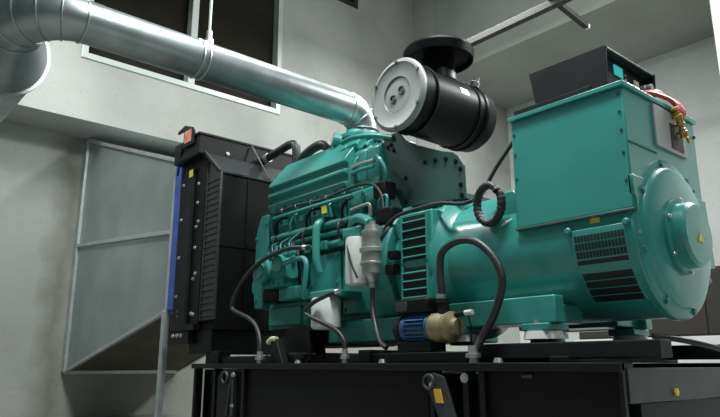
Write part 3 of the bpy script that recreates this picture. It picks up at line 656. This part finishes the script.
# feet
for s in (-1, 1):
    yo = AX + s * .43
    y0, y1 = (2.42, 2.68) if s < 0 else (3.02, 3.28)
    f = MB().prism([(-2.17, y0 if s < 0 else y1, .715), (-1.54, y0 if s < 0 else y1, .715), (-1.545, y0 if s < 0 else y1, .832), (-2.17, y0 if s < 0 else y1, .832)], (0, .07 * -s, 0)).build('foot', 'green', t, bevel=.006)
    MB().bolt((-1.875, 2.42 if s < 0 else 3.28, .775), (0, s, 0), .010).build('bolt', 'green_cast', f)
    MB().box(-2.15, -1.58, (2.49 if s < 0 else 3.0), (2.70 if s < 0 else 3.21), .72, .80).build('foot_web', 'green', f, bevel=.006)
    for x in (-2.10, -1.64):
        p = MB().box(x - .07, x + .07, (2.40 if s < 0 else 3.14), (2.56 if s < 0 else 3.30), .682, .715).build('foot_pad', 'green', t, bevel=.006)
        MB().bolt((x, 2.42 if s < 0 else 3.28, .715), (0, 0, 1), .014).build('bolt', 'steel', p)
        MB().cyl((x, 2.47 if s < 0 else 3.23, .632), (x, 2.47 if s < 0 else 3.23, .648), .06, n=24).build('isolator_base', 'black', t)
        lab(MB().cyl((x, 2.47 if s < 0 else 3.23, .648), (x, 2.47 if s < 0 else 3.23, .682), .088, .080, n=32).build('isolator', 'white', t), 'white round isolator pad')
# terminal box
BX0, BX1, BY0, BY1, BZ0, BZ1 = -1.77, -1.20, 2.50, 3.20, 1.16, 1.69
tb = MB().box(BX0, BX1, BY0, BY1, BZ0, BZ1).build('terminal_box', 'green', t, bevel=.006)
MB().box(BX0 - .012, BX1 + .012, BY0 - .014, BY1 + .014, BZ1 + .0005, BZ1 + .022).build('lid_plate', 'green', tb, bevel=.003)
MB().box(BX0 - .0, BX1 + .004, BY0 - .012, BY0 + .05, BZ0 - .012, BZ0 - .0005).build('bottom_lip', 'green_dark', tb, bevel=.003)
for z in (1.66, 1.58, 1.50, 1.40, 1.28):
    MB().bolt((BX1 - .022, BY0, z), (0, -1, 0), .005, .005).build('screw', 'green_dark', tb)
for z in (1.62, 1.52, 1.40):
    MB().bolt((BX0 + .015, BY0, z), (0, -1, 0), .005, .005).build('screw', 'green_dark', tb)
for y, z in ((2.78, 1.33), (3.1, 1.33), (3.19, 1.62)):
    MB().bolt((BX1, y, z), (1, 0, 0), .007, .007).build('screw', 'green_dark', tb)
MB().box(BX1, BX1 + .004, BY0 + .01, 2.76, 1.444, 1.450).build('seam', 'green_dark', tb, smooth=False)
gp = MB().box(BX1 + .0005, BX1 + .012, 2.755, 3.06, 1.482, 1.678).build('end_panel', 'greypanel', tb, bevel=.002, smooth=False)
lab(gp, 'grey steel panel')
MB().box(BX1 + .0125, BX1 + .016, 2.90, 3.02, 1.50, 1.62).build('dark_aperture', 'darkwin', gp, smooth=False)
# lifting lug at the drive end of the barrel
lg = MB().prism([(-1.90, 2.55, 1.22), (-1.79, 2.55, 1.16), (-1.79, 2.55, 1.34), (-1.815, 2.55, 1.37), (-1.875, 2.55, 1.37), (-1.89, 2.55, 1.35), (-1.87, 2.55, 1.28)], (0, .05, 0)).build('lifting_lug', 'green', t, bevel=.008)

# brass cable lugs and red leads on the terminal box
t = thing('cable_gland_stack', 'brass cable fittings hanging down the grey panel of the terminal box', 'fitting', (-1.17, 3.0, 1.70))
pts = [(-1.172, 2.93, 1.70), (-1.166, 2.94, 1.665), (-1.162, 2.955, 1.63), (-1.162, 2.97, 1.595), (-1.166, 2.985, 1.56)]
for i, p in enumerate(pts[:4]):
    d = Vector(pts[i + 1]) - Vector(p)
    MB().lathe(p, d, [(0, .012), (.006, .021), (.014, .022), (.018, .012), (.028, .012), (.031, .017), (.037, .015)], 10).build('gland', 'gold', t)
mb = MB().tube(pts, .011, 10).build('stem', 'gold', t)
for i, p in enumerate(((-1.155, 2.965, 1.645), (-1.155, 2.99, 1.59), (-1.155, 3.005, 1.555))):
    MB().torus(p, (1, .3, .2), .014, .0065, 16, 8).build('ring_lug', 'gold' if i != 1 else 'brass', t)
for i in range(4):
    o = MB().tube([(-1.27 - .01 * i, 2.74 + .03 * i, 1.73), (-1.235, 2.80 + .025 * i, 1.755 + .010 * i), (-1.21, 2.87 + .03 * i, 1.755 + .004 * i), (-1.183, 2.93 + .03 * i, 1.738), (-1.165, 2.95 + .025 * i, 1.70), (-1.17, 2.93 + .025 * i, 1.67)], .010, 10).build('power_lead', 'red')
    tag(o, 'one of the bunched red power leads curling over the terminal box lid edge', 'cable', 'red power leads over the terminal box')

# ------------------------------------------------------------------ control panel
t = thing('control_panel', 'black hooded control panel with lit cyan screen on the green terminal box', 'control panel', (-1.5, 2.84, 1.713))
CZ = BZ1 + .0225
MB().box(-1.75, -1.345, 2.50, 3.10, CZ, CZ + .03).build('base_flange', 'charcoal', t, bevel=.003, smooth=False)
prof = [(-1.68, CZ + .02), (-1.715, 1.955), (-1.305, 1.955), (-1.305, 1.942), (-1.36, 1.935), (-1.36, CZ + .02)]
MB().prism([(x, 2.61, z) for x, z in prof], (0, .46, 0)).build('housing', 'charcoal', t, bevel=.003, smooth=False)
for y in (2.598, 3.07):
    MB().prism([(-1.36, y, CZ + .02), (-1.68, y, CZ + .02), (-1.715, y, 1.957), (-1.302, y, 1.957), (-1.315, y, CZ + .02)], (0, .012, 0)).build('side_cheek', 'charcoal', t, bevel=.002, smooth=False)
fp = MB().box(-1.3595, -1.345, 2.611, 3.069, CZ + .021, 1.934).build('fascia', 'black', t, smooth=False)
MB().box(-1.345, -1.338, 2.66, 2.85, 1.80, 1.93).build('controller', 'charcoal', fp, bevel=.002, smooth=False)
lab(MB().box(-1.338, -1.334, 2.725, 2.805, 1.862, 1.912).build('screen', 'screen', fp, smooth=False), 'lit cyan screen')
for k in range(3): MB().cyl((-1.338, 2.83, 1.845 + .02 * k), (-1.333, 2.83, 1.845 + .02 * k), .005, n=10).build('button', 'greypanel', fp)
lab(MB().box(-1.345, -1.338, 2.925, 2.97, 1.845, 1.893).build('nameplate', 'beige', fp, smooth=False), 'cream nameplate')
lab(MB().lathe((-1.345, 3.015, 1.868), (1, 0, 0), [(0, .022), (.02, .022), (.025, .018), (.05, .018)], 16).build('selector_knob', 'greypanel', fp), 'grey ringed knob')
MB().cyl((-1.345, 2.90, 1.80), (-1.33, 2.90, 1.80), .012, n=12).build('button', 'black', fp)

# ------------------------------------------------------------------ transfer pump
t = thing('transfer_pump', 'small blue motor pump with brass head on the black skid', 'pump', (-2.215, 2.36, .55))
mz, my = .715, 2.36
m = MB().lathe((-2.415, my, mz), (1, 0, 0), [(0, .05), (.01, .068), (.05, .07), (.055, .062), (.21, .062), (.215, .07), (.235, .07)], 32).build('motor', 'motor', t)
mb = MB()
for k in range(22):
    a = 2 * PI * k / 22; e = V(0, math.cos(a), math.sin(a))
    mb.prism([V(-2.360, my, mz) + e * .06 + V(0, -e.z, e.y) * .003, V(-2.360, my, mz) + e * .074 + V(0, -e.z, e.y) * .003, V(-2.360, my, mz) + e * .074 - V(0, -e.z, e.y) * .003, V(-2.360, my, mz) + e * .06 - V(0, -e.z, e.y) * .003], (.155, 0, 0))
mb.build('cooling_fin', 'motor', m, smooth=False)
MB().lathe((-2.470, my, mz), (1, 0, 0), [(0, .03), (.003, .062), (.05, .072), (.058, .072)], 28).build('fan_cover', 'charcoal', t)
MB().box(-2.440, -2.175, 2.30, 2.41, .79, .862).build('terminal_cover', 'black', t, bevel=.012)
MB().box(-2.435, -2.335, 2.295, 2.30, .80, .845).build('cover_plate', 'grey_dark', t, bevel=.004)
MB().lathe((-2.180, my, mz), (1, 0, 0), [(0, .055), (.004, .070), (.07, .074), (.09, .066), (.10, .066), (.13, .074), (.14, .074), (.16, .045), (.19, .04), (.192, .01)], 32).build('pump_head', 'brass', t)
MB().lathe((-2.110, my, mz + .06), (0, 0, 1), [(0, .035), (.05, .032), (.055, .04), (.075, .04)], 20).build('outlet_port', 'charcoal', t)
MB().cyl((-2.015, my, mz + .055), (-1.935, my - .01, mz + .06), .014, n=12).build('relief_valve', 'charcoal', t)
lab(MB().cyl((-1.935, my - .01, mz + .06), (-1.880, my - .012, mz + .062), .012, n=12).build('valve_tip', 'white', t), 'white valve tip')
MB().box(-2.435, -2.155, my - .055, my + .055, .60, .652).build('motor_foot', 'charcoal', t, bevel=.006)
MB().box(-2.535, -1.865, my - .06, my + .09, .55, .60).build('base_plate', 'black', t, bevel=.006)
MB().tube([(-1.925, my, mz + .045), (-1.905, my, .70), (-1.915, my, .62)], .004, 6).build('bleed_line', 'black', t)

def shorten(o, x0, k):
    for c in o.children:
        if c.type == 'MESH':
            for v in c.data.vertices: v.co.x = x0 + (v.co.x - x0) * k
            shorten(c, x0, k)
shorten(t, -2.16, .82)

# ------------------------------------------------------------------ hoses and cables
hose('fuel_hose', 'thick black hose arching from the brass pump head down to the skid', [(-2.133, 2.36, 0.840), (-2.128, 2.36, 0.900), (-2.133, 2.36, 0.996), (-2.113, 2.36, 1.081), (-2.013, 2.36, 1.121), (-1.903, 2.36, 1.101), (-1.813, 2.36, 1.026), (-1.768, 2.36, 0.936), (-1.773, 2.36, 0.860), (-1.818, 2.36, 0.760), (-1.883, 2.36, 0.670), (-1.908, 2.33, 0.600), (-1.913, 2.32, 0.550)], .0185, 'hose', clamps=(.04, .985), cl=.016)
hose('fuel_hose', 'grey black hose from injection pump looping down to skid in front of radiator', [(-3.28, 2.40, 1.265), (-3.42, 2.36, 1.275), (-3.56, 2.35, 1.262), (-3.74, 2.34, 1.225), (-3.91, 2.33, 1.14), (-4.05, 2.33, 1.02), (-4.085, 2.33, .935), (-4.02, 2.33, .90), (-3.86, 2.33, .85), (-3.74, 2.32, .79), (-3.675, 2.31, .70), (-3.655, 2.30, .62), (-3.65, 2.30, .55)], .0155, 'hose', clamps=(.02, .95, .985), cl=.016)
hose('fuel_hose', 'black hose curling across the short white filter and down to the skid', [(-2.89, 2.33, .95), (-2.95, 2.31, .935), (-3.06, 2.29, .90), (-3.135, 2.28, .855), (-3.115, 2.28, .825), (-3.0, 2.28, .785), (-2.87, 2.29, .735), (-2.80, 2.30, .67), (-2.79, 2.30, .60), (-2.79, 2.30, .55)], .0135, 'hose', clamps=(.02, .95, .985), cl=.016)
hose('fuel_hose', 'short black hose hanging below the clear separator bowl to the pump', [(-2.675, 2.40, .995), (-2.675, 2.40, .93), (-2.665, 2.39, .84), (-2.62, 2.37, .75), (-2.57, 2.345, .69), (-2.52, 2.32, .65), (-2.47, 2.31, .625)], .0135, 'hose', clamps=(.05,), cl=.025)
P = []
for k in range(27):
    a = 2 * PI * k / 13 + .6
    P.append((-1.915 + .072 * math.cos(a), 2.475 + .012 * (k / 13), 1.305 + .095 * math.sin(a)))
o = MB().tube(P, lambda s: .0175 + .0015 * math.sin(s * 300), 12, 6).build('cable_coil', 'rubber'); tag(o, 'coiled black corrugated cable hung on the lifting lug of the alternator', 'cable')
hose('sensor_cable', 'thin black cable strung from the coil across to the engine wiring', [(-2.01, 2.49, 1.345), (-2.10, 2.50, 1.345), (-2.25, 2.50, 1.375), (-2.40, 2.49, 1.372), (-2.52, 2.47, 1.355), (-2.60, 2.45, 1.31), (-2.63, 2.43, 1.24)], .011, cat='cable')
hose('sensor_cable', 'straight dark cable rising from the coil to the terminal box corner', [(-1.975, 2.52, 1.38), (-1.90, 2.54, 1.50), (-1.80, 2.57, 1.63)], .011, 'hose', cat='cable')
hose('earth_cable', 'dark green black cable sagging beyond the alternator end of the skid', [(-1.25, 2.65, .655), (-1.16, 2.75, .635), (-1.10, 2.95, .60), (-1.13, 3.10, .575), (-1.17, 3.2, .56), (-1.21, 3.3, .552)], .012, cat='cable')

# ------------------------------------------------------------------ light, world, camera
def area(name, loc, rot, sx, sy, power, col=(1, 1, 1)):
    l = bpy.data.lights.new(name, 'AREA'); l.shape = 'RECTANGLE'; l.size = sx; l.size_y = sy; l.energy = power; l.color = col
    o = bpy.data.objects.new(name, l); COL.objects.link(o); o.location = loc; o.rotation_euler = rot; return o
W = (.95, 1.0, .98)
area('hall_lamp', (-1.8, 1.7, 4.8), (0, 0, 0), 1.4, .5, 190, W)
area('hall_lamp', (-5.2, 0.8, 4.9), (0, 0, 0), 1.4, .5, 100, W)
area('hall_lamp', (-4.4, 5.2, 5.0), (0, 0, 0), 1.6, .4, 120, W)
area('hall_lamp', (-0.9, 6.2, 4.8), (0, 0, 0), 1.6, .5, 360, W)
area('hall_lamp', (0.9, 1.8, 4.8), (0, 0, 0), 1.2, .5, 65, W)
area('upper_fill', (-3.2, 4.2, 7.1), (0, 0, 0), 2.4, 1.2, 110, W)  # added unseen fill, brightens the beam and upper walls
w = bpy.data.worlds.new('World'); SC.world = w; w.use_nodes = True
w.node_tree.nodes['Background'].inputs['Color'].default_value = (.75, .95, .90, 1)
w.node_tree.nodes['Background'].inputs['Strength'].default_value = .10

F = 647.0; PITCH = math.atan2(156.5, F); YAW = math.radians(40.8)
cam = bpy.data.cameras.new('camera'); co = bpy.data.objects.new('camera', cam); COL.objects.link(co)
cam.sensor_width = 36; cam.sensor_fit = 'HORIZONTAL'; cam.lens = F / 720 * 36; cam.clip_start = .05
d = Vector((-math.cos(YAW) * math.cos(PITCH), math.sin(YAW) * math.cos(PITCH), math.sin(PITCH)))
co.location = (0, 0, .54); co.rotation_euler = d.to_track_quat('-Z', 'Y').to_euler()
SC.camera = co
vs = SC.view_settings
vs.view_transform = 'Standard'; vs.look = 'None'; vs.gamma = 1; vs.use_curve_mapping = False; vs.exposure = 0.14
